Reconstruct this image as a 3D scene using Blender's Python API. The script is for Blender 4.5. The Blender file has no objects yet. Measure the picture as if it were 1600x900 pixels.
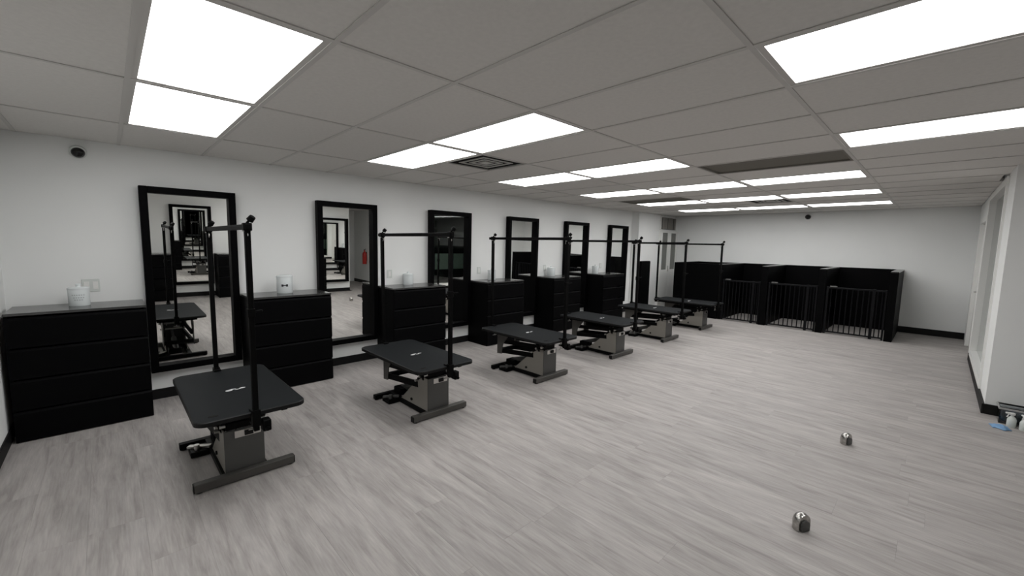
import bpy, bmesh, math, random
from mathutils import Vector, Matrix

# ------------------------------------------------------------------ camera, world, exposure
scene = bpy.context.scene
COL = scene.collection
CEIL = 2.41

cam_data = bpy.data.cameras.new('camera')
cam_data.sensor_width = 36.0
cam_data.lens = 648.26 / 1600.0 * 36.0
cam_data.clip_start = 0.02
cam = bpy.data.objects.new('camera', cam_data)
COL.objects.link(cam)
a, p, r = -0.7983, 0.1042, 0.0185
fw = Vector((math.sin(a)*math.cos(p), math.cos(a)*math.cos(p), -math.sin(p)))
rt = Vector((math.cos(a), -math.sin(a), 0.0))
up = rt.cross(fw)
rt2 = math.cos(r)*rt + math.sin(r)*up
up2 = -math.sin(r)*rt + math.cos(r)*up
M = Matrix((rt2, up2, -fw)).transposed().to_4x4()
M.translation = Vector((5.2657, -0.7381, CEIL - 0.8288))
cam.matrix_world = M
scene.camera = cam

world = bpy.data.worlds.new('world')
scene.world = world
world.use_nodes = True
world.node_tree.nodes['Background'].inputs[0].default_value = (0.5, 0.5, 0.5, 1)
world.node_tree.nodes['Background'].inputs[1].default_value = 0.05

scene.view_settings.view_transform = 'Standard'
scene.view_settings.look = 'None'
scene.view_settings.exposure = 0.15
scene.view_settings.gamma = 1.0
scene.view_settings.use_curve_mapping = False
PANEL_STRENGTH = 6.2

random.seed(7)

# ------------------------------------------------------------------ materials
def lin(c):
    c /= 255.0
    return c/12.92 if c <= 0.04045 else ((c+0.055)/1.055)**2.4

def srgb(r_, g_, b_):
    return (lin(r_), lin(g_), lin(b_), 1.0)

MATS = {}
def mat(name, color, rough=0.5, metal=0.0, spec=0.5, bump=0.0, bscale=200.0, var=0.0, vscale=6.0, emit=0.0):
    m = bpy.data.materials.new(name)
    m.use_nodes = True
    nt = m.node_tree
    b = nt.nodes['Principled BSDF']
    b.inputs['Base Color'].default_value = color
    b.inputs['Roughness'].default_value = rough
    b.inputs['Metallic'].default_value = metal
    b.inputs['Specular IOR Level'].default_value = spec
    tc = nt.nodes.new('ShaderNodeTexCoord')
    if var > 0:
        n = nt.nodes.new('ShaderNodeTexNoise')
        n.inputs['Scale'].default_value = vscale
        n.inputs['Detail'].default_value = 5
        nt.links.new(tc.outputs['Object'], n.inputs['Vector'])
        rp = nt.nodes.new('ShaderNodeValToRGB')
        rp.color_ramp.elements[0].position = 0.3
        rp.color_ramp.elements[1].position = 0.7
        rp.color_ramp.elements[0].color = tuple(max(0, x*(1-var)) for x in color[:3]) + (1,)
        rp.color_ramp.elements[1].color = tuple(min(1, x*(1+var)) for x in color[:3]) + (1,)
        nt.links.new(n.outputs['Fac'], rp.inputs['Fac'])
        nt.links.new(rp.outputs['Color'], b.inputs['Base Color'])
    if bump > 0:
        n2 = nt.nodes.new('ShaderNodeTexNoise')
        n2.inputs['Scale'].default_value = bscale
        n2.inputs['Detail'].default_value = 3
        nt.links.new(tc.outputs['Object'], n2.inputs['Vector'])
        bp = nt.nodes.new('ShaderNodeBump')
        bp.inputs['Strength'].default_value = bump
        bp.inputs['Distance'].default_value = 0.002
        nt.links.new(n2.outputs['Fac'], bp.inputs['Height'])
        nt.links.new(bp.outputs['Normal'], b.inputs['Normal'])
    if emit > 0:
        b.inputs['Emission Color'].default_value = (1.0, 1.0, 1.0, 1)
        b.inputs['Emission Strength'].default_value = emit
    MATS[name] = m
    return m

W_PAINT = mat('white_wall_paint', (0.83, 0.838, 0.825, 1), 0.75, spec=0.25, var=0.015, vscale=1.5)
CEIL_M = mat('ceiling_tile_fibre', (0.72, 0.70, 0.672, 1), 0.95, spec=0.1, bump=0.25, bscale=260, var=0.03, vscale=40)
TEE_M = mat('ceiling_grid_paint', (0.60, 0.583, 0.56, 1), 0.6, spec=0.3)
VOID_M = mat('dark_void', (0.015, 0.014, 0.013, 1), 0.9, spec=0.1)
BASE_M = mat('black_vinyl_base', (0.006, 0.006, 0.006, 1), 0.55, spec=0.2)
BLACK_WOOD = mat('black_foil_wood', (0.0018, 0.0018, 0.0021, 1), 0.5, spec=0.05, bump=0.05, bscale=120)
BLACK_TOP = mat('black_satin_top_sheen', (0.045, 0.045, 0.044, 1), 0.2, spec=0.6, bump=0.04, bscale=150)  # base raised so top faces carry the bright wall's sheen in their colour
FRAME_M = mat('black_mirror_frame', (0.0016, 0.0016, 0.0019, 1), 0.5, spec=0.04)
MIRROR_M = mat('mirror_glass', (0.96, 0.965, 0.945, 1), 0.0, metal=1.0)
STEEL_BLACK = mat('black_powder_coat', (0.0025, 0.0025, 0.0025, 1), 0.5, spec=0.07)
GREY_PAINT = mat('grey_hammered_paint', (0.09, 0.086, 0.079, 1), 0.45, metal=0.35, spec=0.5, bump=0.12, bscale=180)
GREY_SIDE_LIT = mat('grey_side_lit', (0.30, 0.285, 0.255, 1), 0.38, metal=0.35, spec=0.5, bump=0.1, bscale=180)  # lightened housing grey: the floor's bright reflection is put into the tone
GREY_DARK = mat('dark_grey_paint', (0.09, 0.09, 0.087, 1), 0.42, metal=0.3, spec=0.4)
TABLE_RUBBER = mat('ribbed_black_rubber', (0.0065, 0.0078, 0.0088, 1), 0.62, spec=0.10, bump=0.3, bscale=500)
EDGE_RUBBER = mat('black_edge_trim', (0.006, 0.006, 0.006, 1), 0.5, spec=0.2)
LOGO_M = mat('white_print', (0.55, 0.55, 0.55, 1), 0.6)
CHROME = mat('brushed_steel', (0.55, 0.54, 0.52, 1), 0.28, metal=1.0)
DOME_STEEL = mat('dim_reflect_steel', (0.42, 0.41, 0.39, 1), 0.22, metal=1.0, var=0.25, vscale=45)  # darkened so the colour itself carries dim reflections; mottling is random
GREY_PLASTIC = mat('light_grey_plastic', (0.35, 0.35, 0.34, 1), 0.5)
CERAMIC = mat('white_ceramic', (0.74, 0.78, 0.78, 1), 0.25, spec=0.5)
INK = mat('dark_print', (0.02, 0.02, 0.025, 1), 0.6)
PALE_INK = mat('grey_print', (0.45, 0.48, 0.48, 1), 0.6)
PLATE_M = mat('white_switch_plastic', (0.66, 0.69, 0.66, 1), 0.4)
LAMP_M = mat('light_panel_diffuser', (0.9, 0.9, 0.9, 1), 0.5, emit=PANEL_STRENGTH)
WHITE_TRIM = mat('white_gloss_trim', (0.80, 0.80, 0.775, 1), 0.4)
KENNEL_M = mat('black_kennel_panel', (0.0016, 0.0016, 0.0019, 1), 0.5, spec=0.05)
GATE_M = mat('black_gate_metal', (0.005, 0.005, 0.006, 1), 0.5, spec=0.12)
VENT_DARK = mat('brown_vent_grille', (0.19, 0.175, 0.15, 1), 0.7)
VENT_GREY = mat('grey_vent_blade', (0.5, 0.49, 0.465, 1), 0.5)
DOME_BLACK = mat('smoked_dome', (0.004, 0.004, 0.004, 1), 0.15, spec=0.5)
TEAL_UNLIT = mat('unlit_room_teal', (0.035, 0.045, 0.048, 1), 0.7)  # dark tone paints in the lack of light in the inner room
PALE_GREEN = mat('pale_green_board', (0.55, 0.68, 0.60, 1), 0.5)
RED_M = mat('red_cylinder_paint', (0.45, 0.02, 0.015, 1), 0.35)
NAVY = mat('navy_towel', (0.012, 0.02, 0.03, 1), 0.9, bump=0.5, bscale=300)
BLUE_CLOTH = mat('light_blue_cloth', (0.19, 0.34, 0.54, 1), 0.85, bump=0.3, bscale=200)
SMOKED = mat('dim_glass', (0.16, 0.165, 0.15, 1), 0.25, spec=0.5)
CONDUIT = mat('grey_conduit', (0.22, 0.21, 0.19, 1), 0.5)

def glass(name, tint, rough=0.0, mixf=0.0):
    m = bpy.data.materials.new(name)
    m.use_nodes = True
    b = m.node_tree.nodes['Principled BSDF']
    b.inputs['Base Color'].default_value = tint
    b.inputs['Roughness'].default_value = rough
    b.inputs['Transmission Weight'].default_value = 1.0
    b.inputs['IOR'].default_value = 1.45
    return m
PANE_M = glass('window_glass', (0.8, 0.86, 0.83, 1))
BIN_M = glass('clear_plastic', (0.85, 0.88, 0.9, 1), 0.08)

def floor_material():
    m = bpy.data.materials.new('grey_oak_vinyl')
    m.use_nodes = True
    nt = m.node_tree
    N, L = nt.nodes, nt.links
    b = N['Principled BSDF']
    geo = N.new('ShaderNodeNewGeometry')
    oi = N.new('ShaderNodeObjectInfo')
    add = N.new('ShaderNodeMath'); add.operation = 'ADD'
    L.new(oi.outputs['Random'], add.inputs[0]); L.new(geo.outputs['Random Per Island'], add.inputs[1])
    frac = N.new('ShaderNodeMath'); frac.operation = 'FRACT'
    L.new(add.outputs[0], frac.inputs[0])
    off = N.new('ShaderNodeCombineXYZ')
    mul = N.new('ShaderNodeMath'); mul.operation = 'MULTIPLY'; mul.inputs[1].default_value = 41.0
    L.new(frac.outputs[0], mul.inputs[0])
    L.new(mul.outputs[0], off.inputs['X']); L.new(mul.outputs[0], off.inputs['Z'])
    va = N.new('ShaderNodeVectorMath'); va.operation = 'ADD'
    L.new(geo.outputs['Position'], va.inputs[0]); L.new(off.outputs[0], va.inputs[1])
    mp = N.new('ShaderNodeMapping'); mp.inputs['Scale'].default_value = (2.1, 21.0, 1.0)
    L.new(va.outputs[0], mp.inputs['Vector'])
    n1 = N.new('ShaderNodeTexNoise'); n1.inputs['Scale'].default_value = 1.0
    n1.inputs['Detail'].default_value = 7; n1.inputs['Roughness'].default_value = 0.62
    n1.inputs['Distortion'].default_value = 0.6
    L.new(mp.outputs[0], n1.inputs['Vector'])
    mp2 = N.new('ShaderNodeMapping'); mp2.inputs['Scale'].default_value = (9.0, 120.0, 1.0)
    L.new(va.outputs[0], mp2.inputs['Vector'])
    n2 = N.new('ShaderNodeTexNoise'); n2.inputs['Scale'].default_value = 1.0; n2.inputs['Detail'].default_value = 4
    L.new(mp2.outputs[0], n2.inputs['Vector'])
    r1 = N.new('ShaderNodeValToRGB')
    e = r1.color_ramp.elements
    e[0].position = 0.30; e[0].color = (0.274, 0.253, 0.241, 1)
    e[1].position = 0.72; e[1].color = (0.432, 0.407, 0.390, 1)
    k = e.new(0.45); k.color = (0.353, 0.330, 0.314, 1)
    k = e.new(0.6); k.color = (0.394, 0.370, 0.354, 1)
    L.new(n1.outputs['Fac'], r1.inputs['Fac'])
    r2 = N.new('ShaderNodeMapRange'); r2.inputs['From Min'].default_value = 0.3; r2.inputs['From Max'].default_value = 0.7
    r2.inputs['To Min'].default_value = 0.90; r2.inputs['To Max'].default_value = 1.07
    L.new(n2.outputs['Fac'], r2.inputs['Value'])
    r3 = N.new('ShaderNodeMapRange')
    r3.inputs['To Min'].default_value = 0.965; r3.inputs['To Max'].default_value = 1.035
    L.new(frac.outputs[0], r3.inputs['Value'])
    mm = N.new('ShaderNodeMath'); mm.operation = 'MULTIPLY'
    L.new(r2.outputs[0], mm.inputs[0]); L.new(r3.outputs[0], mm.inputs[1])
    mp3 = N.new('ShaderNodeMapping'); mp3.inputs['Scale'].default_value = (1.6, 6.5, 1.0)
    L.new(va.outputs[0], mp3.inputs['Vector'])
    n3 = N.new('ShaderNodeTexNoise'); n3.inputs['Scale'].default_value = 1.0; n3.inputs['Detail'].default_value = 2
    n3.inputs['Distortion'].default_value = 1.2
    L.new(mp3.outputs[0], n3.inputs['Vector'])
    r4 = N.new('ShaderNodeMapRange'); r4.inputs['From Min'].default_value = 0.3; r4.inputs['From Max'].default_value = 0.7
    r4.inputs['To Min'].default_value = 0.88; r4.inputs['To Max'].default_value = 1.1
    L.new(n3.outputs['Fac'], r4.inputs['Value'])
    m4 = N.new('ShaderNodeMath'); m4.operation = 'MULTIPLY'
    L.new(mm.outputs[0], m4.inputs[0]); L.new(r4.outputs[0], m4.inputs[1])
    mm = m4
    vm = N.new('ShaderNodeVectorMath'); vm.operation = 'SCALE'
    L.new(r1.outputs['Color'], vm.inputs[0]); L.new(mm.outputs[0], vm.inputs['Scale'])
    L.new(vm.outputs[0], b.inputs['Base Color'])
    b.inputs['Roughness'].default_value = 0.52
    b.inputs['Specular IOR Level'].default_value = 0.35
    bp = N.new('ShaderNodeBump'); bp.inputs['Strength'].default_value = 0.08; bp.inputs['Distance'].default_value = 0.001
    L.new(n2.outputs['Fac'], bp.inputs['Height']); L.new(bp.outputs['Normal'], b.inputs['Normal'])
    return m
FLOOR_M = floor_material()

# ------------------------------------------------------------------ mesh helpers
def add_box(bm, x0, x1, y0, y1, z0, z1, bev=0.0, seg=1):
    vs = [bm.verts.new((x, y, z)) for x in (x0, x1) for y in (y0, y1) for z in (z0, z1)]
    fs = [(0, 1, 3, 2), (4, 6, 7, 5), (0, 4, 5, 1), (2, 3, 7, 6), (0, 2, 6, 4), (1, 5, 7, 3)]
    faces = [bm.faces.new([vs[i] for i in f]) for f in fs]
    if bev > 0:
        edges = list({e for f in faces for e in f.edges})
        bmesh.ops.bevel(bm, geom=edges, offset=bev, segments=seg, affect='EDGES', profile=0.5)

def add_prism(bm, pts, axis, lo, hi):
    """extrude a polygon: axis 'y' -> pts are (x,z); 'z' -> (x,y); 'x' -> (y,z)"""
    def P(u, v, w):
        return {'y': (u, w, v), 'z': (u, v, w), 'x': (w, u, v)}[axis]
    A = [bm.verts.new(P(u, v, lo)) for u, v in pts]
    B = [bm.verts.new(P(u, v, hi)) for u, v in pts]
    n = len(pts)
    bm.faces.new(A); bm.faces.new(list(reversed(B)))
    for i in range(n):
        bm.faces.new((A[i], B[i], B[(i+1) % n], A[(i+1) % n]))

def add_bar(bm, p0, p1, w, h=None, bev=0.0):
    """rectangular bar between two points"""
    h = h or w
    p0, p1 = Vector(p0), Vector(p1)
    d = (p1-p0); L = d.length; d.normalize()
    ref = Vector((0, 0, 1)) if abs(d.z) < 0.95 else Vector((1, 0, 0))
    s = d.cross(ref).normalized(); t = s.cross(d).normalized()
    tmp = bmesh.new()
    add_box(tmp, 0, L, -w/2, w/2, -h/2, h/2, bev)
    mx = Matrix((d, s, t)).transposed().to_4x4(); mx.translation = p0
    tmp.transform(mx)
    merge(bm, tmp)

def merge(bm, tmp):
    me = bpy.data.meshes.new('tmp'); tmp.to_mesh(me); tmp.free()
    bm.from_mesh(me); bpy.data.meshes.remove(me)

def add_tube(bm, p0, p1, rad, n=12, rad2=None):
    rad2 = rad if rad2 is None else rad2
    p0, p1 = Vector(p0), Vector(p1)
    d = (p1-p0).normalized()
    ref = Vector((0, 0, 1)) if abs(d.z) < 0.95 else Vector((1, 0, 0))
    s = d.cross(ref).normalized(); t = d.cross(s).normalized()
    A, B = [], []
    for i in range(n):
        an = 2*math.pi*i/n
        o = math.cos(an)*s + math.sin(an)*t
        A.append(bm.verts.new(p0+o*rad)); B.append(bm.verts.new(p1+o*rad2))
    bm.faces.new(list(reversed(A))); bm.faces.new(B)
    for i in range(n):
        bm.faces.new((A[i], A[(i+1) % n], B[(i+1) % n], B[i]))

def add_lathe(bm, prof, c=(0, 0, 0), n=28, cap=True):
    rings = []
    for rr, z in prof:
        rings.append([bm.verts.new((c[0]+rr*math.cos(2*math.pi*i/n), c[1]+rr*math.sin(2*math.pi*i/n), c[2]+z)) for i in range(n)])
    for A, B in zip(rings, rings[1:]):
        for i in range(n):
            bm.faces.new((A[i], A[(i+1) % n], B[(i+1) % n], B[i]))
    if cap:
        bm.faces.new(list(reversed(rings[0]))); bm.faces.new(rings[-1])

def add_torus(bm, c, R, rr, axis='y', n=18, m=6):
    rings = []
    for i in range(n):
        an = 2*math.pi*i/n
        ring = []
        for j in range(m):
            b = 2*math.pi*j/m
            q = (R+rr*math.cos(b))
            u, v, w = q*math.cos(an), q*math.sin(an), rr*math.sin(b)
            o = {'y': (u, w, v), 'x': (w, u, v), 'z': (u, v, w)}[axis]
            ring.append(bm.verts.new((c[0]+o[0], c[1]+o[1], c[2]+o[2])))
        rings.append(ring)
    for i in range(n):
        A, B = rings[i], rings[(i+1) % n]
        for j in range(m):
            bm.faces.new((A[j], B[j], B[(j+1) % m], A[(j+1) % m]))

def obj(name, bm, m, parent=None, loc=None, smooth=False):
    bmesh.ops.recalc_face_normals(bm, faces=bm.faces)
    me = bpy.data.meshes.new(name)
    bm.to_mesh(me); bm.free()
    me.materials.append(m)
    if smooth:
        for pl in me.polygons:
            pl.use_smooth = True
        me.set_sharp_from_angle(angle=math.radians(40))
    o = bpy.data.objects.new(name, me)
    COL.objects.link(o)
    if parent is not None:
        o.parent = parent
    if loc is not None:
        o.location = loc
    return o

def link_mesh(name, me, parent=None, loc=(0, 0, 0)):
    o = bpy.data.objects.new(name, me)
    COL.objects.link(o)
    o.parent = parent
    o.location = loc
    return o

def boxes(name, m, parent, *bl, bev=0.0, smooth=False):
    bm = bmesh.new()
    for b in bl:
        add_box(bm, *b, bev=bev)
    return obj(name, bm, m, parent, smooth=smooth)

def thing(name, label, cat, loc=(0, 0, 0), rot=(0, 0, 0), group=None):
    o = bpy.data.objects.new(name, None)
    o.empty_display_size = 0.1
    COL.objects.link(o)
    o.location = loc; o.rotation_euler = rot
    o['label'] = label; o['category'] = cat
    if group:
        o['group'] = group
    return o

def tag(o, label, cat, group=None):
    o['label'] = label; o['category'] = cat
    if group:
        o['group'] = group
    return o

def struct(name, m, *bl, parent=None, bev=0.0):
    o = boxes(name, m, parent, *bl, bev=bev)
    if parent is None:
        o['kind'] = 'structure'
    return o

# ------------------------------------------------------------------ setting
XR = 5.70            # right wall of the far part of the room
XO = 6.65            # wall opposite the mirrors, beside the camera
YN = -1.36           # wall behind the camera
YB = 10.45           # back wall
YP = 5.42            # short wall that steps into the room on the right
XE = 9.0             # end of the side passage

# floor: base slab and planks
floor = struct('floor', VOID_M, (-0.12, XE+0.12, YN-0.12, YB+0.12, -0.06, -0.008))
PW, PL = 0.2286, 1.524
def plank_bm(x0, x1, y0, y1, bm=None):
    bm = bm or bmesh.new()
    g = 0.0002
    x0 += g; x1 -= g; y0 += g; y1 -= g
    c = 0.0004
    lo = [bm.verts.new(v) for v in ((x0, y0, -0.008), (x1, y0, -0.008), (x1, y1, -0.008), (x0, y1, -0.008))]
    md = [bm.verts.new(v) for v in ((x0, y0, -c), (x1, y0, -c), (x1, y1, -c), (x0, y1, -c))]
    tp = [bm.verts.new(v) for v in ((x0+c, y0+c, 0), (x1-c, y0+c, 0), (x1-c, y1-c, 0), (x0+c, y1-c, 0))]
    for A, B in ((lo, md), (md, tp)):
        for i in range(4):
            bm.faces.new((A[i], A[(i+1) % 4], B[(i+1) % 4], B[i]))
    bm.faces.new(tp)
    return bm
rest = bmesh.new()
shared_plank = None
rows = int(math.ceil((YB-YN)/PW))
for k in range(rows):
    y0 = YN + k*PW; y1 = min(y0+PW, YB)
    x = -PL*((k*0.37 + 0.21*math.sin(k*2.3)) % 1.0)
    xmax = XO if y1 <= YP+0.15 else XR+0.06
    while x < xmax:
        xa, xb = max(x, 0.0), min(x+PL, xmax)
        x += PL
        if xb-xa < 0.02:
            continue
        if y1 < -0.75 and xb > 3.2:
            plank_bm(xa, xb, y0, y1, rest)          # behind the camera
        else:
            full = (xb-xa > PL-1e-4) and (y1-y0 > PW-1e-4)
            if full and shared_plank is not None:
                link_mesh('plank', shared_plank, floor, ((xa+xb)/2, (y0+y1)/2, 0))
            else:
                cx, cy = (xa+xb)/2, (y0+y1)/2
                o = obj('plank', plank_bm(xa-cx, xb-cx, y0-cy, y1-cy), FLOOR_M, floor, (cx, cy, 0))
                if full:
                    shared_plank = o.data
    # side passage and the room behind the glass
    if y0 >= 4.2 and y1 <= YP+0.15:
        plank_bm(XO, XE, y0, y1, rest)
    if y0 >= YP:
        plank_bm(XR+0.06, 8.2, y0, y1, rest)
o = obj('plank', rest, FLOOR_M, floor)
o['kind'] = 'stuff'

# walls
struct('wall_left', W_PAINT, (-0.12, 0, YN-0.12, YB+0.12, -0.06, CEIL+0.12))
struct('wall_near', W_PAINT, (0, XO+0.12, YN-0.12, YN, -0.06, CEIL+0.12))
struct('wall_back', W_PAINT, (0, XR+0.12, YB, YB+0.12, -0.06, CEIL+0.12))
struct('wall_opposite', W_PAINT, (XO, XO+0.12, YN, 4.25, -0.06, CEIL+0.12))
struct('wall_passage', W_PAINT, (XO+0.12, XE, 4.13, 4.25, -0.06, CEIL+0.12))
struct('wall_passage_end', W_PAINT, (XE, XE+0.12, 4.13, YP+0.12, -0.06, CEIL+0.12))
struct('wall_step', W_PAINT, (XR, XE, YP, YP+0.12, -0.06, CEIL+0.12))
# right wall with a low-silled window and a door
WY0, WY1, WZ0, WZ1 = 6.1, 8.2, 0.15, 2.34
DY0, DY1, DZ1 = 8.45, 9.75, 2.10
struct('wall_right', W_PAINT,
       (XR, XR+0.12, YP+0.12, WY0, -0.06, CEIL+0.12),
       (XR, XR+0.12, WY0, WY1, -0.06, WZ0),
       (XR, XR+0.12, WY0, WY1, WZ1, CEIL+0.12),
       (XR, XR+0.12, WY1, DY0, -0.06, CEIL+0.12),
       (XR, XR+0.12, DY0, DY1, DZ1, CEIL+0.12),
       (XR, XR+0.12, DY1, YB, -0.06, CEIL+0.12))
struct('wall_inner_room', TEAL_UNLIT, (8.2, 8.32, YP+0.12, YB, -0.06, CEIL+0.12), (XR+0.12, 8.32, YB, YB+0.12, -0.06, CEIL+0.12))
win = boxes('window_1', WHITE_TRIM, None,
            (XR-0.018, XR+0.13, WY0-0.05, WY0+0.03, WZ0-0.05, WZ1+0.05),
            (XR-0.018, XR+0.13, WY1-0.03, WY1+0.05, WZ0-0.05, WZ1+0.05),
            (XR-0.018, XR+0.13, WY0+0.03, WY1-0.03, WZ1-0.03, WZ1+0.05),
            (XR-0.018, XR+0.13, WY0+0.03, WY1-0.03, WZ0-0.05, WZ0+0.03))
win['kind'] = 'structure'
boxes('pane', PANE_M, win, (XR+0.05, XR+0.056, WY0+0.03, WY1-0.03, WZ0+0.03, WZ1-0.03))
dr = boxes('door_1', WHITE_TRIM, None, (XR+0.03, XR+0.07, DY0+0.04, DY1-0.04, 0.01, DZ1-0.04))
dr['kind'] = 'structure'
boxes('door_frame', WHITE_TRIM, dr,
      (XR-0.015, XR+0.12, DY0-0.04, DY0+0.04, 0.0, DZ1+0.04),
      (XR-0.015, XR+0.12, DY1-0.04, DY1+0.04, 0.0, DZ1+0.04),
      (XR-0.015, XR+0.12, DY0+0.04, DY1-0.04, DZ1-0.04, DZ1+0.04))
bm = bmesh.new()
add_tube(bm, (XR+0.03, DY0+0.12, 1.0), (XR-0.03, DY0+0.12, 1.0), 0.012)
add_tube(bm, (XR-0.03, DY0+0.11, 1.0), (XR-0.03, DY0+0.24, 1.0), 0.009)
obj('door_handle', bm, CHROME, dr)

# pilaster on the left wall and the pale glazed double door beyond it
XA = 0.18
struct('wall_left_bay', W_PAINT, (0, XA, 8.42, YB, -0.008, CEIL+0.12))
d2 = boxes('door_2', WHITE_TRIM, None, (XA, XA+0.02, 9.45, 10.44, 0.0, 2.02))
d2['kind'] = 'structure'
for y0, y1 in ((9.47, 9.94), (9.96, 10.43)):
    boxes('door_leaf', WHITE_TRIM, d2, (XA+0.02, XA+0.05, y0, y0+0.1, 0.01, 2.0), (XA+0.02, XA+0.05, y1-0.07, y1, 0.01, 2.0),
          (XA+0.02, XA+0.05, y0+0.1, y1-0.07, 0.01, 1.0), (XA+0.02, XA+0.05, y0+0.1, y1-0.07, 1.96, 2.0))
    boxes('door_pane', SMOKED, d2, (XA+0.022, XA+0.032, y0+0.1, y1-0.07, 1.0, 1.96))
bm = bmesh.new()
add_box(bm, XA+0.05, XA+0.075, 9.92, 9.935, 0.95, 1.1)
obj('door_handle', bm, CHROME, d2)

# baseboards
BH = 0.10
struct('baseboard_left', BASE_M, (0, 0.012, YN, 8.42, 0, BH), bev=0.003)
struct('baseboard_near', BASE_M, (0.012, XO, YN, YN+0.012, 0, BH), bev=0.003)
struct('baseboard_back', BASE_M, (XA+0.06, XR, YB-0.012, YB, 0, BH+0.02), bev=0.003)
struct('baseboard_right', BASE_M, (XR-0.02, XR, YP-0.02, DY0-0.05, 0, BH), bev=0.003)
struct('baseboard_step', BASE_M, (XR, XE, YP-0.02, YP, 0, BH), bev=0.003)
struct('baseboard_opposite', BASE_M, (XO-0.012, XO, YN+0.012, 4.25, 0, BH), bev=0.003)
struct('baseboard_inner_room', BASE_M, (XR+0.12, 8.2, YB-0.012, YB, 0, BH+0.02), bev=0.003)

# ------------------------------------------------------------------ ceiling
ceil = struct('ceiling', VOID_M, (-0.12, XE+0.12, YN-0.12, YB+0.12, CEIL+0.12, CEIL+0.16))
P = 0.61
XL = [0.985 + 1.22*k for k in range(-1, 5)] + [XO]       # column edges, first one lies behind the left wall
XL[0] = 0.0
ROW0 = -3
rows_y = [(j, max(j*P, YN), min((j+1)*P, YB)) for j in range(ROW0, 18) if min((j+1)*P, YB)-max(j*P, YN) > 0.05]
lights = {(-1, 1), (-1, 2), (2, 1), (2, 2), (2, 4), (5, 1), (5, 2), (5, 4),
          (8, 1), (8, 2), (8, 3), (11, 1), (11, 2), (11, 3), (14, 1), (14, 2), (14, 3)}
grilles = {(6, 3), (10, 1)}
halfvents = {(3, 1), (12, 2)}
T = 0.012
TZ = CEIL+0.005
tile_cache = {}
def tile(x0, x1, y0, y1):
    key = (round(x1-x0, 3), round(y1-y0, 3))
    cx, cy = (x0+x1)/2, (y0+y1)/2
    if key not in tile_cache:
        bm = bmesh.new()
        w, d = (x1-x0)/2, (y1-y0)/2
        add_box(bm, -w, w, -d, d, 0, 0.014, bev=0.002)
        o = obj('ceiling_tile', bm, CEIL_M, ceil, (cx, cy, TZ))
        tile_cache[key] = o.data
    else:
        link_mesh('ceiling_tile', tile_cache[key], ceil, (cx, cy, TZ))
for j, y0, y1 in rows_y:
    for c in range(6):
        x0, x1 = XL[c], XL[c+1]
        if y0 >= YP+0.1:
            x1 = min(x1, XR)
        if x1-x0 < 0.04:
            continue
        if (j, c) in lights or (j, c) in grilles:
            continue
        if (j, c) in halfvents:
            tile(x0+0.006, (x0+x1)/2-0.006, y0+0.005, y1-0.005)
            continue
        if j == 10 and c == 4:
            # one tile sits askew at the wall and leaves a black slit
            tile(x0+0.006, x1-0.035, y0+0.005, y1-0.005)
            continue
        tile(x0+0.006, x1-0.006, y0+0.005, y1-0.005)
# runners along the room and cross tees
for x in XL[1:6]:
    yb = YB if x < XR else YP
    boxes('grid_runner', TEE_M, ceil, (x-T, x+T, YN+0.005, yb-0.005, CEIL, CEIL+0.004), (x-0.0015, x+0.0015, YN+0.005, yb-0.005, CEIL+0.004, CEIL+0.04))
tee_cache = {}
for j, y0, y1 in rows_y:
    if y0 <= YN+0.01:
        continue
    for c in range(6):
        x0, x1 = XL[c]+T, XL[c+1]-T
        if y0 > YP:
            x1 = min(x1, XR)
        if x1-x0 < 0.05:
            continue
        key = round(x1-x0, 3)
        cx = (x0+x1)/2
        if key not in tee_cache:
            bm = bmesh.new()
            h = (x1-x0)/2
            add_box(bm, -h, h, -T, T, 0, 0.004)
            add_box(bm, -h, h, -0.0015, 0.0015, 0.004, 0.04)
            tee_cache[key] = obj('grid_tee', bm, TEE_M, ceil, (cx, y0, CEIL)).data
        else:
            link_mesh('grid_tee', tee_cache[key], ceil, (cx, y0, CEIL))
# plain lids over the side passage and the room behind the glass
o = boxes('ceiling_lid', CEIL_M, ceil, (XO, XE, 4.25, YP, CEIL, CEIL+0.1), (XR+0.12, 8.2, YP+0.12, YB, CEIL, CEIL+0.1))

# ------------------------------------------------------------------ ceiling lights and vents
COLN = {1: 'column beside left wall', 2: 'second column from left wall',
        3: 'third column from left wall', 4: 'rightmost column'}
ROWN = {-1: 'row nearest the camera', 2: 'second row from camera', 5: 'third row from camera',
        8: 'fourth row from camera', 11: 'fifth row from camera', 14: 'last row before back wall'}
for j, c in sorted(lights):
    x0, x1 = XL[c]+T, XL[c+1]-T
    y0, y1 = j*P+T, (j+1)*P-T
    cx, cy = (x0+x1)/2, (y0+y1)/2
    w, d = (x1-x0)/2, (y1-y0)/2
    t = thing('ceiling_light', 'lit white ceiling panel, ' + ROWN[j] + ', ' + COLN[c], 'ceiling light', (cx, cy, CEIL+0.004), group='recessed light panels in the ceiling')
    fbm = bmesh.new()
    f = 0.026
    add_box(fbm, -w, w, -d, -d+f, 0, 0.05); add_box(fbm, -w, w, d-f, d, 0, 0.05)
    add_box(fbm, -w, -w+f, -d+f, d-f, 0, 0.05); add_box(fbm, w-f, w, -d+f, d-f, 0, 0.05)
    add_box(fbm, -w+f, w-f, -d+f, d-f, 0.045, 0.05)
    obj('light_housing', fbm, TEE_M, t)
    boxes('diffuser', LAMP_M, t, (-w+f+0.001, w-f-0.001, -d+f+0.001, d-f-0.001, 0.004, 0.008))

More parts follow.
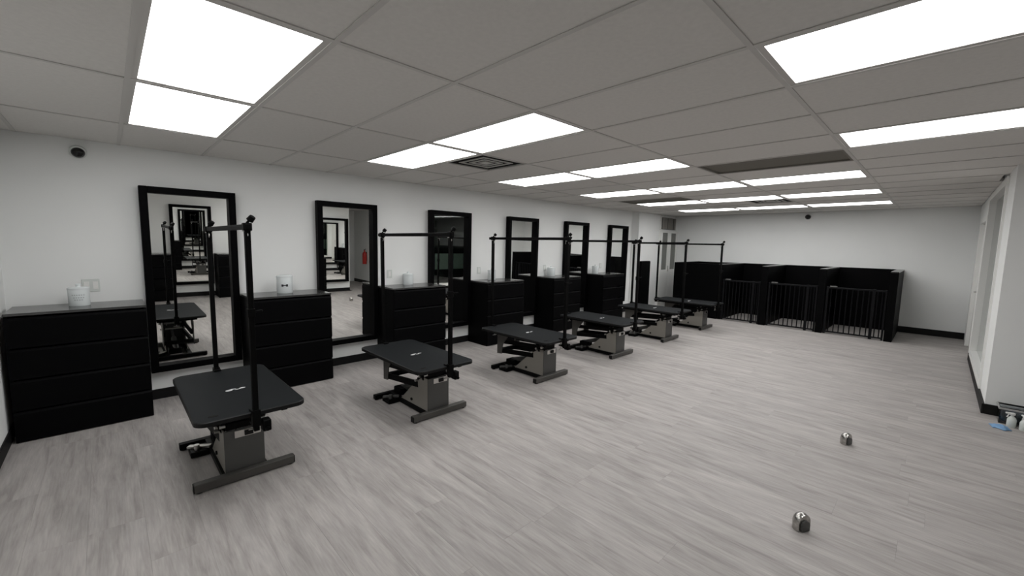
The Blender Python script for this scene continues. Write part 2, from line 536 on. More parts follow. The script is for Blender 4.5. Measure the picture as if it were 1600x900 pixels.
def grille(j, c, label, m):
    x0, x1 = XL[c]+T+0.002, XL[c+1]-T-0.002
    y0, y1 = j*P+T+0.002, (j+1)*P-T-0.002
    t = thing('return_grille', label, 'air vent', ((x0+x1)/2, (y0+y1)/2, CEIL+0.005))
    w, d = (x1-x0)/2, (y1-y0)/2
    boxes('backing', VOID_M, t, (-w, w, -d, d, 0.03, 0.036))
    bm = bmesh.new()
    f = 0.02
    add_box(bm, -w, w, -d, -d+f, 0, 0.03); add_box(bm, -w, w, d-f, d, 0, 0.03)
    add_box(bm, -w, -w+f, -d+f, d-f, 0, 0.03); add_box(bm, w-f, w, -d+f, d-f, 0, 0.03)
    obj('grille_frame', bm, m, t)
    n = 22
    me = None
    for i in range(n):
        y = -d+f+(2*d-2*f)*(i+0.5)/n
        if me is None:
            bm = bmesh.new()
            add_bar(bm, (-w+f, 0, 0.014), (w-f, 0, 0.014), 0.019, 0.003)
            me = obj('slat', bm, m, t, (0, y, 0)).data
        else:
            link_mesh('slat', me, t, (0, y, 0))
grille(6, 3, 'brown slatted return air grille beside the third row of lights', VENT_DARK)
grille(10, 1, 'dark slatted return grille in front of the fifth row of lights near left wall', VENT_DARK)

def diffuser(j, c, label):
    x1 = XL[c+1]-T; x0 = (XL[c]+XL[c+1])/2+0.002
    y0, y1 = j*P+T, (j+1)*P-T
    t = thing('air_diffuser', label, 'air vent', ((x0+x1)/2, (y0+y1)/2, CEIL+0.003))
    w = min(x1-x0, y1-y0)/2
    boxes('backing', VOID_M, t, (-w, w, -w, w, 0.016, 0.022))  # black sheet close behind the rings paints the darkness of the hollow slots
    bm = bmesh.new()
    f = 0.01
    add_box(bm, -w, w, -w, -w+f, 0, 0.01); add_box(bm, -w, w, w-f, w, 0, 0.01)
    add_box(bm, -w, -w+f, -w+f, w-f, 0, 0.01); add_box(bm, w-f, w, -w+f, w-f, 0, 0.01)
    obj('diffuser_frame', bm, VENT_GREY, t)
    for s_ in (0.20, 0.125):
        bm = bmesh.new()
        i_ = s_-0.03
        add_box(bm, -s_, s_, -s_, -i_, 0.004, 0.010); add_box(bm, -s_, s_, i_, s_, 0.004, 0.010)
        add_box(bm, -s_, -i_, -i_, i_, 0.004, 0.010); add_box(bm, i_, s_, -i_, i_, 0.004, 0.010)
        obj('louver_ring', bm, VENT_GREY, t)
    boxes('center_plate', VENT_GREY, t, (-0.06, 0.06, -0.06, 0.06, 0.004, 0.01))
diffuser(3, 1, 'square black-slotted ceiling diffuser behind the second row of lights')
diffuser(12, 2, 'square ceiling diffuser between the fifth and last rows of lights')

# ------------------------------------------------------------------ chests of drawers
def chest(name, label, x0, y0, y1, flip=False):
    D, H = 0.48, 1.0
    W = y1-y0
    t = thing(name, label, 'chest of drawers', (x0, (y0+y1)/2, 0), (0, 0, math.pi if flip else 0),
              'black chests along the opposite wall' if flip else 'black chests along the left wall')
    w = W/2
    th = 0.018
    boxes('carcass', BLACK_WOOD, t, (0.004, D-0.02, -w, -w+th, 0, H-0.02), (0.004, D-0.02, w-th, w, 0, H-0.02),
          (0.004, 0.012, -w+th, w-th, 0.02, H-0.02), (0.012, D-0.04, -w+th, w-th, 0.0, 0.03))
    boxes('chest_top', BLACK_TOP, t, (0.0, D-0.004, -w, w, H-0.02, H), bev=0.0015)
    n = 4
    hz = (H-0.02-0.012)/n
    me = None
    for i in range(n):
        z0 = 0.008+i*hz
        if me is None:
            bm = bmesh.new()
            # front with a bevelled finger groove along its upper edge
            add_prism(bm, [(D-0.02, 0.003), (D, 0.003), (D, hz-0.028), (D-0.012, hz-0.012), (D-0.02, hz-0.012)], 'y', -w+0.002, w-0.002)
            add_box(bm, 0.05, D-0.02, -w+0.03, w-0.03, 0.04, hz-0.03)
            me = obj('drawer', bm, BLACK_WOOD, t, (0, 0, z0)).data
        else:
            link_mesh('drawer', me, t, (0, 0, z0))
    return t
CH = [(-1.325, -0.525, 'black chest of drawers in the near corner, left of the first mirror'),
      (0.262, 1.054, 'black chest of drawers between the first and second mirrors'),
      (1.831, 2.623, 'black chest of drawers between the second and third mirrors'),
      (3.40, 4.192, 'black chest of drawers between the third and fourth mirrors'),
      (4.969, 5.761, 'black chest of drawers between the fourth and fifth mirrors'),
      (6.538, 7.33, 'black chest of drawers between the fifth and sixth mirrors')]
for y0, y1, lb in CH:
    chest('chest_of_drawers', lb, 0.014, y0, y1)
OCH = [(-0.56, 0.24, 'black chest facing the first table, seen only in the first mirror, left one'),
       (1.04, 1.835, 'black chest on the opposite wall, right of its first mirror, seen in reflection'),
       (2.63, 3.42, 'black chest on the opposite wall, left of its last mirror, seen in reflection')]
for y0, y1, lb in OCH:
    chest('chest_of_drawers', lb, XO-0.014, y0, y1, True)

# ------------------------------------------------------------------ mirrors
def mirror(label, x0, y0, y1, tilt, flip=False):
    W, Ht, f, D = y1-y0, 1.775, 0.06, 0.085
    t = thing('wall_mirror', label, 'mirror', (x0, (y0+y1)/2, 0.285), (0, math.radians(tilt), math.pi if flip else 0),
              'mirrors on the opposite wall' if flip else 'tall black framed mirrors on the left wall')
    w = W/2
    bm = bmesh.new()
    add_box(bm, 0, D, -w, -w+f, 0, Ht, bev=0.003); add_box(bm, 0, D, w-f, w, 0, Ht, bev=0.003)
    add_box(bm, 0, D, -w+f, w-f, 0, f, bev=0.003); add_box(bm, 0, D, -w+f, w-f, Ht-f, Ht, bev=0.003)
    obj('mirror_frame', bm, FRAME_M, t)
    boxes('mirror_glass', MIRROR_M, t, (0.012, 0.02, -w+f-0.004, w-f+0.004, f-0.004, Ht-f+0.004))
    boxes('backing_board', VOID_M, t, (0.004, 0.011, -w+f-0.004, w-f+0.004, f-0.004, Ht-f+0.004))
ORD = ['first', 'second', 'third', 'fourth', 'fifth', 'sixth']
for i in range(6):
    y0 = -0.503+1.569*i
    mirror('tall black framed mirror, %s along the left wall from the camera%s' % (ORD[i], ', nearest the bay corner' if i == 5 else ''),
           0.002, y0, y0+0.75, 1.15 if i == 0 else 0.7)
for i, y0 in enumerate((0.27, 1.86, 3.45)):
    mirror('black framed mirror on the opposite wall seen in reflection, %s from the near corner' % ORD[i], XO-0.002, y0, y0+0.745, 0.0, True)

# ------------------------------------------------------------------ grooming tables
def rounded_rect(x0, x1, y0, y1, r_, n=6):
    pts = []
    for cx, cy, a0 in ((x1-r_, y1-r_, 0), (x0+r_, y1-r_, 90), (x0+r_, y0+r_, 180), (x1-r_, y0+r_, 270)):
        for i in range(n+1):
            an = math.radians(a0+90*i/n)
            pts.append((cx+r_*math.cos(an), cy+r_*math.sin(an)))
    return pts

def grooming_table(label, yc, ztop, dyt, front, rear, X0, X1):
    """local frame: x as in the room, y measured from the centre of the foot bars"""
    t = thing('grooming_table', label, 'grooming table', (0, yc, 0), group='electric grooming tables in a row')
    hw = 0.295
    # top
    bm = bmesh.new(); add_prism(bm, rounded_rect(X0+0.006, X1-0.006, dyt-hw+0.006, dyt+hw-0.006, 0.06), 'z', ztop-0.02, ztop)
    obj('tabletop', bm, TABLE_RUBBER, t)
    bm = bmesh.new()
    outer = rounded_rect(X0, X1, dyt-hw, dyt+hw, 0.066); inner = rounded_rect(X0+0.006, X1-0.006, dyt-hw+0.006, dyt+hw-0.006, 0.06)
    n = len(outer)
    rings = [[bm.verts.new((u, v, z)) for u, v in pl] for pl, z in ((outer, ztop-0.026), (outer, ztop-0.003), (inner, ztop+0.001), (inner, ztop-0.026))]
    for k in range(4):
        A, B = rings[k], rings[(k+1) % 4]
        for i in range(n):
            bm.faces.new((A[i], A[(i+1) % n], B[(i+1) % n], B[i]))
    obj('edge_trim', bm, EDGE_RUBBER, t)
    # printed mark in the middle of the top: a dog bone with a swoosh
    lx, ly, lz = (X0+X1)/2+0.03, dyt, ztop
    bm = bmesh.new()
    def blob(cx, cy, rx, ry):
        cx, cy, rx, ry = lx+(cx-lx)*0.8, ly+(cy-ly)*0.8, rx*0.8, ry*0.8
        vs = [bm.verts.new((cx+rx*math.cos(2*math.pi*i/14), cy+ry*math.sin(2*math.pi*i/14), lz+0.0008)) for i in range(14)]
        lo = [bm.verts.new((v.co.x, v.co.y, lz)) for v in vs]
        bm.faces.new(vs)
        for i in range(14):
            bm.faces.new((lo[i], lo[(i+1) % 14], vs[(i+1) % 14], vs[i]))
    blob(lx+0.006, ly-0.05, 0.02, 0.026)
    blob(lx-0.012, ly-0.022, 0.010, 0.03)
    blob(lx+0.012, ly+0.012, 0.007, 0.022)
    blob(lx-0.006, ly+0.05, 0.013, 0.024)
    obj('printed_mark', bm, LOGO_M, t)
    # slots in the top
    bm = bmesh.new()
    add_prism(bm, rounded_rect(X1-0.10, X1-0.075, dyt-0.22, dyt-0.17, 0.01, 3), 'z', ztop-0.001, ztop+0.0012)
    obj('top_slot', bm, VOID_M, t)
    # under frame
    zf = ztop-0.026
    boxes('top_frame', STEEL_BLACK, t, (X0+0.08, X1-0.08, dyt-0.2, dyt-0.165, zf-0.035, zf), (X0+0.08, X1-0.08, dyt+0.165, dyt+0.2, zf-0.035, zf),
          (X0+0.08, X0+0.115, dyt-0.165, dyt+0.165, zf-0.035, zf), (X1-0.2, X1-0.165, dyt-0.165, dyt+0.165, zf-0.035, zf),
          (1.9, 1.935, dyt-0.165, dyt+0.165, zf-0.035, zf))
    # feet
    f = boxes('front_foot', GREY_PAINT, t, (2.132, 2.185, -0.285, 0.285, 0.008, 0.06), bev=0.003)
    for s in (-1, 1):
        boxes('end_cap', EDGE_RUBBER, f, (2.135, 2.182, min(s*0.2855, s*0.29), max(s*0.2855, s*0.29), 0.01, 0.057))
    for yy in (-0.26, 0.26):
        bm = bmesh.new(); add_tube(bm, (2.158, yy, 0), (2.158, yy, 0.008), 0.02)
        obj('leveling_foot', bm, EDGE_RUBBER, f)
    f = boxes('rear_foot', STEEL_BLACK, t, (1.40, 1.45, -0.285, 0.285, 0.008, 0.052), bev=0.003)
    for yy in (-0.26, 0.26):
        bm = bmesh.new(); add_tube(bm, (1.425, yy, 0), (1.425, yy, 0.008), 0.02)
        obj('leveling_foot', bm, EDGE_RUBBER, f)
    boxes('base_rail', STEEL_BLACK, t, (1.45, 2.132, -0.13, -0.09, 0.012, 0.05))
    boxes('base_rail', STEEL_BLACK, t, (1.45, 2.132, 0.09, 0.13, 0.012, 0.05))
    # housing at the front: two sloping side plates and a front plate
    zt = 0.335 if ztop > 0.54 else 0.355
    prof = [(2.13, 0.052), (2.13, zt), (2.01, zt), (1.93, zt-0.07), (1.66, 0.052)]
    for s in (-1, 1):
        bm = bmesh.new(); add_prism(bm, prof, 'y', s*0.112-0.003, s*0.112+0.003)
        obj('side_plate', bm, GREY_SIDE_LIT, t)
    boxes('front_plate', GREY_DARK, t, (2.13, 2.137, -0.115, 0.115, 0.06, zt), bev=0.002)
    boxes('inner_shelf', STEEL_BLACK, t, (1.7, 2.12, -0.108, 0.108, 0.055, 0.06))
    sp = boxes('switch_plate', CHROME, t, (2.137, 2.142, -0.055, 0.095, zt-0.055, zt-0.008), bev=0.001)
    boxes('rocker_switch', EDGE_RUBBER, sp, (2.142, 2.152, 0.0, 0.05, zt-0.048, zt-0.015), bev=0.002)
    bm = bmesh.new(); add_tube(bm, (1.86, -0.116, 0.095), (1.86, -0.125, 0.095), 0.014); 
    obj('bolt', bm, EDGE_RUBBER, t)
    # rear hanger under the top
    gus = [(1.37, 0.18), (1.455, 0.188), (1.475, zt-0.04), (1.60, zf-0.035), (1.37, zf-0.035)]
    for s in (-1, 1):
        bm = bmesh.new(); add_prism(bm, gus, 'y', s*0.15-0.004, s*0.15+0.004)
        obj('rear_hanger', bm, GREY_PAINT, t)
    boxes('rear_crossbar', STEEL_BLACK, t, (1.385, 1.43, -0.146, 0.146, 0.20, 0.245))
    # lift arms, two levels, left and right
    for s in (-1, 1):
        bm = bmesh.new(); add_bar(bm, (1.41, s*0.135, 0.22), (1.97, s*0.105, zt-0.09), 0.022, 0.055)
        obj('lift_arm', bm, STEEL_BLACK, t)
        bm = bmesh.new(); add_bar(bm, (1.43, s*0.135, zt-0.01), (2.1, s*0.105, zt+0.03), 0.022, 0.05)
        obj('lift_arm', bm, STEEL_BLACK, t)
        bm = bmesh.new(); add_bar(bm, (2.06, s*0.105, zt-0.02), (2.06, s*0.17, zf-0.02), 0.02, 0.03)
        add_bar(bm, (1.95, s*0.1, zt-0.05), (2.2, s*0.17, zf-0.02), 0.02, 0.026)
        obj('lift_link', bm, STEEL_BLACK, t)
    bm = bmesh.new()
    add_tube(bm, (2.04, -0.15, zt+0.012), (2.04, 0.15, zt+0.012), 0.013)
    add_tube(bm, (1.96, -0.14, zt-0.05), (1.96, 0.14, zt-0.05), 0.011)
    obj('pivot_rod', bm, CHROME, t)
    bm = bmesh.new()
    add_tube(bm, (1.50, -0.02, 0.09), (1.80, -0.02, 0.19), 0.03)
    add_tube(bm, (1.80, -0.02, 0.19), (2.0, -0.02, zt-0.06), 0.014)
    obj('linear_actuator', bm, GREY_DARK, t, smooth=True)
    # coil springs and rods seen between the column and the top
    for yy in (-0.075, 0.02):
        bm = bmesh.new()
        for k in range(9):
            q = k/8
            add_torus(bm, (1.98+0.16*q, yy, zt+0.03+0.09*q), 0.017, 0.0035, 'x', 10, 5)
        add_tube(bm, (1.94, yy, zt+0.008), (2.2, yy, zt+0.153), 0.006)
        obj('coil_spring', bm, CHROME, t)
    bm = bmesh.new()
    add_box(bm, 2.09, 2.12, -0.1, 0.1, zt+0.0, zt+0.045, bev=0.003)
    obj('hinge_block', bm, STEEL_BLACK, t)
    bm = bmesh.new(); add_tube(bm, (2.105, -0.13, zt+0.03), (2.105, 0.13, zt+0.03), 0.012)
    obj('hinge_rod', bm, CHROME, t)
    boxes('motor_box', STEEL_BLACK, t, (1.48, 1.62, -0.1, 0.03, 0.052, 0.12), bev=0.006)
    # foot control beside the rear foot
    fp = boxes('foot_pedal', STEEL_BLACK, t, (1.5, 1.64, -0.24, -0.13, 0.004, 0.045), bev=0.004)
    bm = bmesh.new(); add_bar(bm, (1.52, -0.24, 0.05), (1.62, -0.12, 0.058), 0.035, 0.016)
    add_tube(bm, (1.6, -0.2, 0.045), (1.6, -0.2, 0.085), 0.018)
    obj('pedal_lever', bm, CHROME if ztop > 0.54 else GREY_DARK, fp)
    # overhead arm: two clamped posts and a cross tube
    HT = 1.655
    fx, fy = front[0], front[1]-yc
    rx, ry = rear[0], rear[1]-yc
    PWD = 0.03
    for nm, (ux, uy), zb in (('front_post', (fx, fy), 0.435), ('rear_post', (rx, ry), 0.47)):
        boxes(nm, STEEL_BLACK, t, (ux-PWD/2, ux+PWD/2, uy-PWD/2, uy+PWD/2, zb, HT), bev=0.002)
        s = 1 if nm == 'front_post' else -1
        # jaw clamp that grips the table edge
        bm = bmesh.new()
        ex = X1 if s > 0 else X0
        inx = ex-s*0.05
        xa, xb = sorted((inx, ux-s*PWD/2))
        if xb-xa < 0.02:
            xb = xa+0.02
        add_box(bm, xa, xb, uy-0.022, uy+0.022, ztop+0.002, ztop+0.012)
        add_box(bm, xa, xb, uy-0.022, uy+0.022, ztop-0.075, ztop-0.063)
        add_box(bm, ux-PWD/2-0.006, ux+PWD/2+0.006, uy-0.022, uy+0.022, ztop-0.08, ztop+0.02)
        cl = obj('edge_clamp', bm, STEEL_BLACK, t)
        bm = bmesh.new()
        add_tube(bm, (inx+s*0.012, uy, ztop-0.12), (inx+s*0.012, uy, ztop-0.028), 0.006)
        add_tube(bm, (inx+s*0.012, uy-0.03, ztop-0.115), (inx+s*0.012, uy+0.03, ztop-0.115), 0.005)
        obj('clamp_screw', bm, CHROME, cl)
    bm = bmesh.new()
    d = Vector((fx-rx, fy-ry, 0)).normalized()
    a0 = Vector((rx, ry, HT))-d*0.06; a1 = Vector((fx, fy, HT))+d*0.03
    add_bar(bm, a0, a1, 0.03, 0.03, bev=0.002)
    obj('cross_tube', bm, STEEL_BLACK, t)
    for ux, uy in ((fx, fy), (rx, ry)):
        bm = bmesh.new()
        add_box(bm, ux-0.022, ux+0.022, uy-0.022, uy+0.022, HT-0.022, HT+0.022, bev=0.003)
        br = obj('corner_bracket', bm, STEEL_BLACK, t)
        bm = bmesh.new()
        add_tube(bm, (ux, uy, HT+0.02), (ux+0.012, uy+0.012, HT+0.04), 0.007)
        add_tube(bm, (ux+0.012, uy+0.012, HT+0.036), (ux+0.026, uy+0.026, HT+0.058), 0.02, 10, 0.017)
        obj('knob', bm, STEEL_BLACK, br, smooth=True)
    # loops hung from the tube
    for q in (0.05, 0.97):
        c = a0.lerp(a1, q)
        bm = bmesh.new()
        add_torus(bm, (c.x, c.y, HT-0.045), 0.02, 0.004, 'y')
        add_box(bm, c.x-0.01, c.x+0.01, c.y-0.02, c.y+0.02, HT-0.028, HT-0.014)
        obj('noose_loop', bm, CHROME, t)
    # side lever on the front post
    bm = bmesh.new()
    add_tube(bm, (fx, fy, 1.155), (fx+0.04, fy+0.05, 1.17), 0.006)
    add_box(bm, fx-0.02, fx+0.02, fy-0.02, fy+0.02, 1.13, 1.18, bev=0.002)
    obj('slide_lever', bm, CHROME if False else STEEL_BLACK, t)
    # front clamp hardware under the table edge
    bm = bmesh.new()
    add_box(bm, fx-0.03, fx+0.03, fy+0.03, fy+0.075, ztop-0.12, ztop-0.05, bev=0.004)
    add_tube(bm, (fx-0.05, fy+0.05, ztop-0.1), (fx+0.05, fy+0.05, ztop-0.1), 0.012)
    obj('clamp_block', bm, STEEL_BLACK, t)
    return t

TB = [('grooming table nearest the camera, before the first mirror', -0.155, 0.545, 0.0, (2.475, -0.155), (1.325, -0.172), 1.34, 2.46),
      ('second grooming table from the camera, before the second mirror', 1.385, 0.53, -0.075, (2.415, 1.316), (1.275, 1.285), 1.29, 2.40),
      ('third grooming table from the camera, before the third mirror', 2.965, 0.53, -0.09, (2.415, 2.877), (1.275, 2.80), 1.29, 2.40),
      ('fourth grooming table from the camera, before the fourth mirror', 4.535, 0.53, -0.09, (2.415, 4.428), (1.265, 4.37), 1.28, 2.40),
      ('fifth grooming table from the camera, before the fifth mirror', 6.09, 0.53, -0.02, (2.415, 5.92), (1.265, 6.33), 1.28, 2.40),
      ('sixth grooming table, farthest from the camera and nearest the kennel', 7.65, 0.53, -0.1, (2.43, 7.46), (1.19, 7.46), 1.22, 2.415)]
for args in TB:
    grooming_table(*args)

# ------------------------------------------------------------------ jars, outlets, cameras
JAR_LB = ['white ceramic jar with pale lettering on the chest in the near corner',
          'white ceramic jar with a dark bone mark on the second chest from the camera',
          'plain pale lidded jar on the third chest from the camera',
          'white jar on the fourth chest, behind the third table post',
          'white jar on the fifth chest from the camera',
          'white jar on the sixth and farthest chest']
JARS = [(0.21, -0.934, 0.066, 0.135, 1), (0.21, 0.655, 0.08, 0.175, 2), (0.10, 2.26, 0.07, 0.13, 0),
        (0.15, 3.775, 0.065, 0.14, 1), (0.12, 5.31, 0.075, 0.14, 0), (0.15, 6.72, 0.07, 0.14, 0)]
cam_xy = Vector((5.27, -0.74))
for lb, (jx, jy, jr, jh, kind) in zip(JAR_LB, JARS):
    t = thing('treat_jar', lb, 'jar', (jx, jy, 1.0), group='white jars on the chests')
    bm = bmesh.new()
    add_lathe(bm, [(jr*0.94, 0), (jr, 0.006), (jr, jh-0.006), (jr*0.98, jh)], n=32)
    body = obj('jar_body', bm, CERAMIC, t, smooth=True)
    bm = bmesh.new()
    lidz = jh
    add_lathe(bm, [(jr*1.03, lidz), (jr*1.03, lidz+0.016), (jr*0.9, lidz+0.022)] + ([(jr*0.25, lidz+0.026), (jr*0.2, lidz+0.034), (jr*0.28, lidz+0.042), (jr*0.2, lidz+0.05)] if kind != 2 else []), n=32)
    obj('jar_lid', bm, CERAMIC, t, smooth=True)
    an = math.atan2(cam_xy.y-jy, cam_xy.x-jx)
    def on_jar(bm, u0, u1, z0, z1, n=6):
        rows_ = []
        for i in range(n+1):
            th = an+(u0+(u1-u0)*i/n)/jr
            R = jr+0.0012
            rows_.append((bm.verts.new((R*math.cos(th), R*math.sin(th), z0)), bm.verts.new((R*math.cos(th), R*math.sin(th), z1))))
        for A, B in zip(rows_, rows_[1:]):
            bm.faces.new((A[0], B[0], B[1], A[1]))
    if kind == 2:
        bm = bmesh.new()
        on_jar(bm, -0.032, -0.012, jh*0.44, jh*0.58); on_jar(bm, 0.012, 0.032, jh*0.44, jh*0.58); on_jar(bm, -0.012, 0.012, jh*0.48, jh*0.54)
        obj('bone_mark', bm, INK, t)
    if kind == 1:
        bm = bmesh.new()
        for zz, hw in ((0.66, 0.045), (0.5, 0.035), (0.36, 0.03)):
            x = -hw
            while x < hw-0.006:
                on_jar(bm, x, x+0.009, jh*zz, jh*(zz+0.07), 2); x += 0.014
        obj('pale_lettering', bm, PALE_INK, t)

OUT = [(-0.862, 'white double switch plate on left wall behind the nearest jar', 0.115),
       (2.03, 'white outlet plate above the third chest', 0.075),
       (3.62, 'white outlet plate above the fourth chest', 0.075),
       (5.25, 'white outlet plate behind the jar on the fifth chest', 0.075),
       (7.13, 'white outlet plate above the farthest chest', 0.075)]
for y, lb, w in OUT:
    t = thing('outlet_plate', lb, 'outlet', (0, y, 1.15), group='outlet plates on the left wall')
    boxes('cover_plate', PLATE_M, t, (0, 0.007, -w/2, w/2, -0.057, 0.057), bev=0.002)
    for s in ((-1, 1) if w > 0.1 else (0,)):
        boxes('socket_face', WHITE_TRIM, t, (0.007, 0.01, s*0.028-0.017, s*0.028+0.017, -0.034, 0.034), bev=0.001)

def dome_camera(label, loc, nrm):
    t = thing('security_camera', label, 'camera', loc)
    n = Vector(nrm)
    bm = bmesh.new()
    add_lathe(bm, [(0.05, 0), (0.055, 0.01), (0.055, 0.03), (0.045, 0.036)], n=24)
    rot = Vector((0, 0, 1)).rotation_difference(n).to_matrix().to_4x4()
    bm.transform(rot)
    obj('camera_base', bm, PLATE_M if abs(n.x) > 0.5 else GREY_DARK, t, smooth=True)
    bm = bmesh.new()
    prof = [(0.044*math.cos(math.radians(q)), 0.036+0.04*math.sin(math.radians(q))) for q in range(0, 90, 12)]
    add_lathe(bm, prof, n=24)
    bm.transform(rot)
    obj('camera_dome', bm, DOME_BLACK, t, smooth=True)
dome_camera('small dark dome security camera high on the left wall', (0.0, -0.87, 2.315), (0.85, 0, -0.45))
dome_camera('small dark security camera high on the back wall', (3.15, YB, 2.32), (0, -0.85, -0.45))

# ------------------------------------------------------------------ kennel
KY, KB, KH = 9.0, YB-0.015, 1.235
kn = thing('dog_kennel', 'row of black open-topped kennel stalls with barred gates along the back wall', 'kennel', (0, 0, 0))
boxes('back_panel', KENNEL_M, kn, (0.84, 4.80, KB-0.03, KB, 0.0, KH))
boxes('closed_front', KENNEL_M, kn, (0.84, 1.86, KY, KY+0.03, 0.0, KH), bev=0.003)
boxes('end_panel', KENNEL_M, kn, (0.84, 0.87, KY+0.03, KB-0.03, 0.0, KH))
parts = [(1.84, 1.94), (2.71, 2.83), (3.69, 3.80), (4.69, 4.80)]
for k, (x0, x1) in enumerate(parts):
    pt = boxes('partition', KENNEL_M, kn, (x0, x1, KY+(0.031 if k == 0 else 0), KB-0.03, 0.0, KH-0.018), bev=0.003)
    boxes('partition_gloss_top', BLACK_TOP, pt, (x0, x1, KY+(0.031 if k == 0 else 0), KB-0.03, KH-0.018, KH), bev=0.002)  # lighter black paints the gloss along the partition tops
for (a0, a1), (b0, b1), xp in ((parts[0], parts[1], 2.56), (parts[1], parts[2], 3.52), (parts[2], parts[3], 4.50)):
    g0, g1 = a1+0.012, b0-0.012
    zb, zt = 0.03, 0.895
    y = KY+0.05
    g = bpy.data.objects.new('gate', None); COL.objects.link(g); g.parent = kn
    boxes('gate_rail', GATE_M, g, (g0, g1, y-0.014, y+0.014, zt-0.03, zt), bev=0.003)
    boxes('gate_rail', GATE_M, g, (g0, g1, y-0.014, y+0.014, zb, zb+0.025), bev=0.003)
    for x, w in ((g0+0.018, 0.018), (xp, 0.022), (g1-0.014, 0.014)):
        boxes('gate_stile', GATE_M, g, (x-w, x+w, y-0.015, y+0.015, 0.004, zt+0.01), bev=0.003)
    me = None
    for lo, hi, n in ((g0+0.036, xp-0.022, 8), (xp+0.022, g1-0.028, 2)):
        for i in range(n):
            x = lo+(hi-lo)*(i+0.5+0.0)/n
            if me is None:
                bm = bmesh.new(); add_tube(bm, (0, 0, zb+0.02), (0, 0, zt-0.02), 0.009, 8)
                o = obj('gate_bar', bm, GATE_M, g, (x, y, 0)); me = o.data
            else:
                link_mesh('gate_bar', me, g, (x, y, 0))
    bm = bmesh.new()
    add_box(bm, g0+0.05, g0+0.16, y-0.03, y+0.02, zt-0.005, zt+0.022, bev=0.004)
    obj('gate_latch', bm, GREY_DARK, g)

# ------------------------------------------------------------------ far left corner: dark panel and the boxed conduits
t = thing('slim_cabinet', 'slim dark half-height cabinet on the left wall just past the bay corner', 'cabinet', (XA, 8.72, 0))
boxes('cabinet_body', BLACK_WOOD, t, (0.004, 0.06, -0.22, 0.22, 0.0, 1.24), bev=0.002)
boxes('cabinet_door', BLACK_WOOD, t, (0.062, 0.075, -0.218, 0.218, 0.03, 1.23), bev=0.002)
t = thing('transom_vent', 'grey slatted opening with conduits above the pale glazed door', 'vent', (XA, 9.93, 2.05))
boxes('backing', VOID_M, t, (0.0, 0.01, -0.42, 0.42, 0.0, 0.3))
boxes('transom_frame', WHITE_TRIM, t, (0.0, 0.03, -0.45, -0.42, 0, 0.33), (0.0, 0.03, 0.42, 0.45, 0, 0.33), (0.0, 0.03, -0.42, 0.42, 0.3, 0.33))
for k, yy in enumerate((-0.36, -0.27, -0.18, -0.05, 0.05, 0.16, 0.3)):
    bm = bmesh.new(); add_tube(bm, (0.04, yy, 0.0), (0.04, yy, 0.3), 0.022 if k % 2 else 0.03, 10)
    obj('conduit', bm, CONDUIT, t)

# ------------------------------------------------------------------ door stops on the floor
def door_stop(label, x, y, yaw, s=1.0):
    t = thing('floor_door_stop', label, 'door stop', (x, y, 0), (0, 0, yaw), 'metal dome door stops on the floor')
    bm = bmesh.new()
    prof = [(0.043*s, 0), (0.045*s, 0.004), (0.045*s, 0.05*s), (0.042*s, 0.068*s), (0.034*s, 0.083*s), (0.022*s, 0.093*s), (0.009*s, 0.098*s)]
    add_lathe(bm, prof, n=28)
    # slice off the face that takes the rubber bumper
    res = bmesh.ops.bisect_plane(bm, geom=bm.verts[:]+bm.edges[:]+bm.faces[:], plane_co=(0.018*s, 0, 0), plane_no=(1, 0, 0), clear_outer=True)
    ed = [e for e in res['geom_cut'] if isinstance(e, bmesh.types.BMEdge)]
    bmesh.ops.edgeloop_fill(bm, edges=ed)
    obj('dome_body', bm, DOME_STEEL, t, smooth=True)
    bm = bmesh.new()
    pts = [(-0.027*s, 0.006), (0.027*s, 0.006), (0.028*s, 0.04*s), (0.02*s, 0.058*s), (0, 0.066*s), (-0.02*s, 0.058*s), (-0.028*s, 0.04*s)]
    add_prism(bm, pts, 'x', 0.018*s, 0.028*s)
    obj('rubber_bumper', bm, GREY_DARK, t)
door_stop('metal dome door stop on the floor, the one nearer the camera', 4.85, 2.0, math.radians(-30))
door_stop('metal dome door stop on the floor, the one farther from the camera', 4.862, 3.53, math.radians(-20), 0.95)

# ------------------------------------------------------------------ bin of cleaning things at the right wall
t = thing('storage_bin', 'clear plastic storage bin on the floor by the right wall corner', 'bin', (6.02, 5.28, 0))
w, d, h = 0.24, 0.10, 0.15
boxes('bin_shell', BIN_M, t, (-w, w, -d, -d+0.005, 0.004, h), (-w, w, d-0.005, d, 0.004, h), (-w, -w+0.005, -d+0.005, d-0.005, 0.004, h),
      (w-0.005, w, -d+0.005, d-0.005, 0.004, h), (-w, w, -d, d, 0.0, 0.004))
boxes('bin_rim', GREY_PLASTIC, t, (-w-0.008, w+0.008, -d-0.008, -d, h-0.015, h), (-w-0.008, w+0.008, d, d+0.008, h-0.015, h),
      (-w-0.008, -w, -d, d, h-0.015, h), (w, w+0.008, -d, d, h-0.015, h))
bm = bmesh.new()
add_box(bm, 5.80, 6.24, 5.20, 5.36, 0.006, 0.11, bev=0.03, seg=3)
tag(obj('folded_towel', bm, NAVY, smooth=True), 'dark navy folded towel inside the clear storage bin', 'towel')

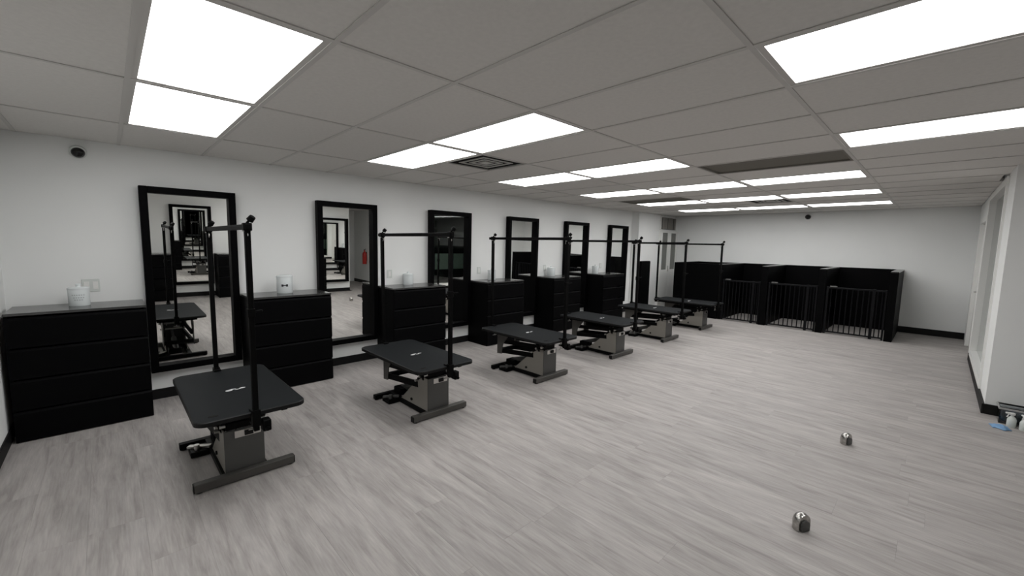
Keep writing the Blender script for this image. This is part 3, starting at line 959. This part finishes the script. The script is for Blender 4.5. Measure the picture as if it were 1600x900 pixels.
def spray_bottle(label, x, y, yaw, tilt):
    t = thing('spray_bottle', label, 'bottle', (x, y, 0.0), (0, math.radians(tilt), yaw), 'white bottles before the bin')
    bm = bmesh.new()
    add_lathe(bm, [(0.026, 0), (0.03, 0.006), (0.03, 0.07), (0.022, 0.09), (0.011, 0.1), (0.011, 0.112)], n=20)
    obj('bottle_body', bm, PLATE_M, t, smooth=True)
    bm = bmesh.new()
    add_box(bm, -0.016, 0.016, -0.012, 0.012, 0.112, 0.135, bev=0.004)
    add_box(bm, 0.012, 0.045, -0.008, 0.008, 0.122, 0.136, bev=0.003)
    add_bar(bm, (0.022, 0, 0.122), (0.034, 0, 0.09), 0.008, 0.006)
    obj('spray_head', bm, WHITE_TRIM, t, smooth=True)
spray_bottle('white spray bottle standing before the storage bin, the left one', 5.853, 5.115, math.radians(200), 0)
spray_bottle('white spray bottle standing before the storage bin, at the photo edge', 5.925, 5.075, math.radians(110), 0)
bm = bmesh.new()
NX, NY = 14, 14
gv = [[bm.verts.new((5.735+0.115*i/NX-0.02*k/NY, 4.955+0.11*k/NY+0.02*math.sin(i*0.6), 0.005+max(0.0, 0.022*math.sin(math.pi*i/NX)*math.sin(math.pi*k/NY)*(1+0.7*math.sin(i*1.1+k*0.7))))) for k in range(NY+1)] for i in range(NX+1)]
for i in range(NX):
    for k in range(NY):
        bm.faces.new((gv[i][k], gv[i+1][k], gv[i+1][k+1], gv[i][k+1]))
c = obj('wipe_cloth', bm, BLUE_CLOTH, smooth=True)
sd = c.modifiers.new('thick', 'SOLIDIFY'); sd.thickness = 0.004
tag(c, 'crumpled light blue cloth on the floor in front of the storage bin', 'cloth')

# ------------------------------------------------------------------ seen in the mirrors only
t = thing('fire_extinguisher', 'red fire extinguisher on the passage wall, seen in the second mirror', 'extinguisher', (8.05, YP-0.075, 0.66))
bm = bmesh.new()
add_lathe(bm, [(0.06, 0), (0.068, 0.01), (0.068, 0.33), (0.05, 0.38), (0.022, 0.40), (0.022, 0.45)], n=24)
obj('cylinder_body', bm, RED_M, t, smooth=True)
bm = bmesh.new(); add_box(bm, -0.05, 0.03, -0.012, 0.012, 0.45, 0.47); add_bar(bm, (0, 0, 0.46), (-0.09, 0, 0.5), 0.018, 0.008)
obj('valve_handle', bm, STEEL_BLACK, t)
boxes('wall_bracket', STEEL_BLACK, t, (-0.02, 0.02, 0.066, 0.075, 0.1, 0.4))

t = thing('counter', 'pale green fronted counter in the dark room behind the glass', 'counter', (7.98, 8.9, 0))
boxes('counter_body', TEAL_UNLIT, t, (0.03, 0.2, -0.85, 0.85, 0.0, 1.02))
boxes('counter_top', BLACK_TOP, t, (-0.02, 0.2, -0.87, 0.87, 1.02, 1.05), bev=0.003)
for y0, y1 in ((-0.83, -0.02), (0.02, 0.83)):
    boxes('front_panel', PALE_GREEN, t, (0.01, 0.03, y0, y1, 0.4, 1.0), bev=0.003)
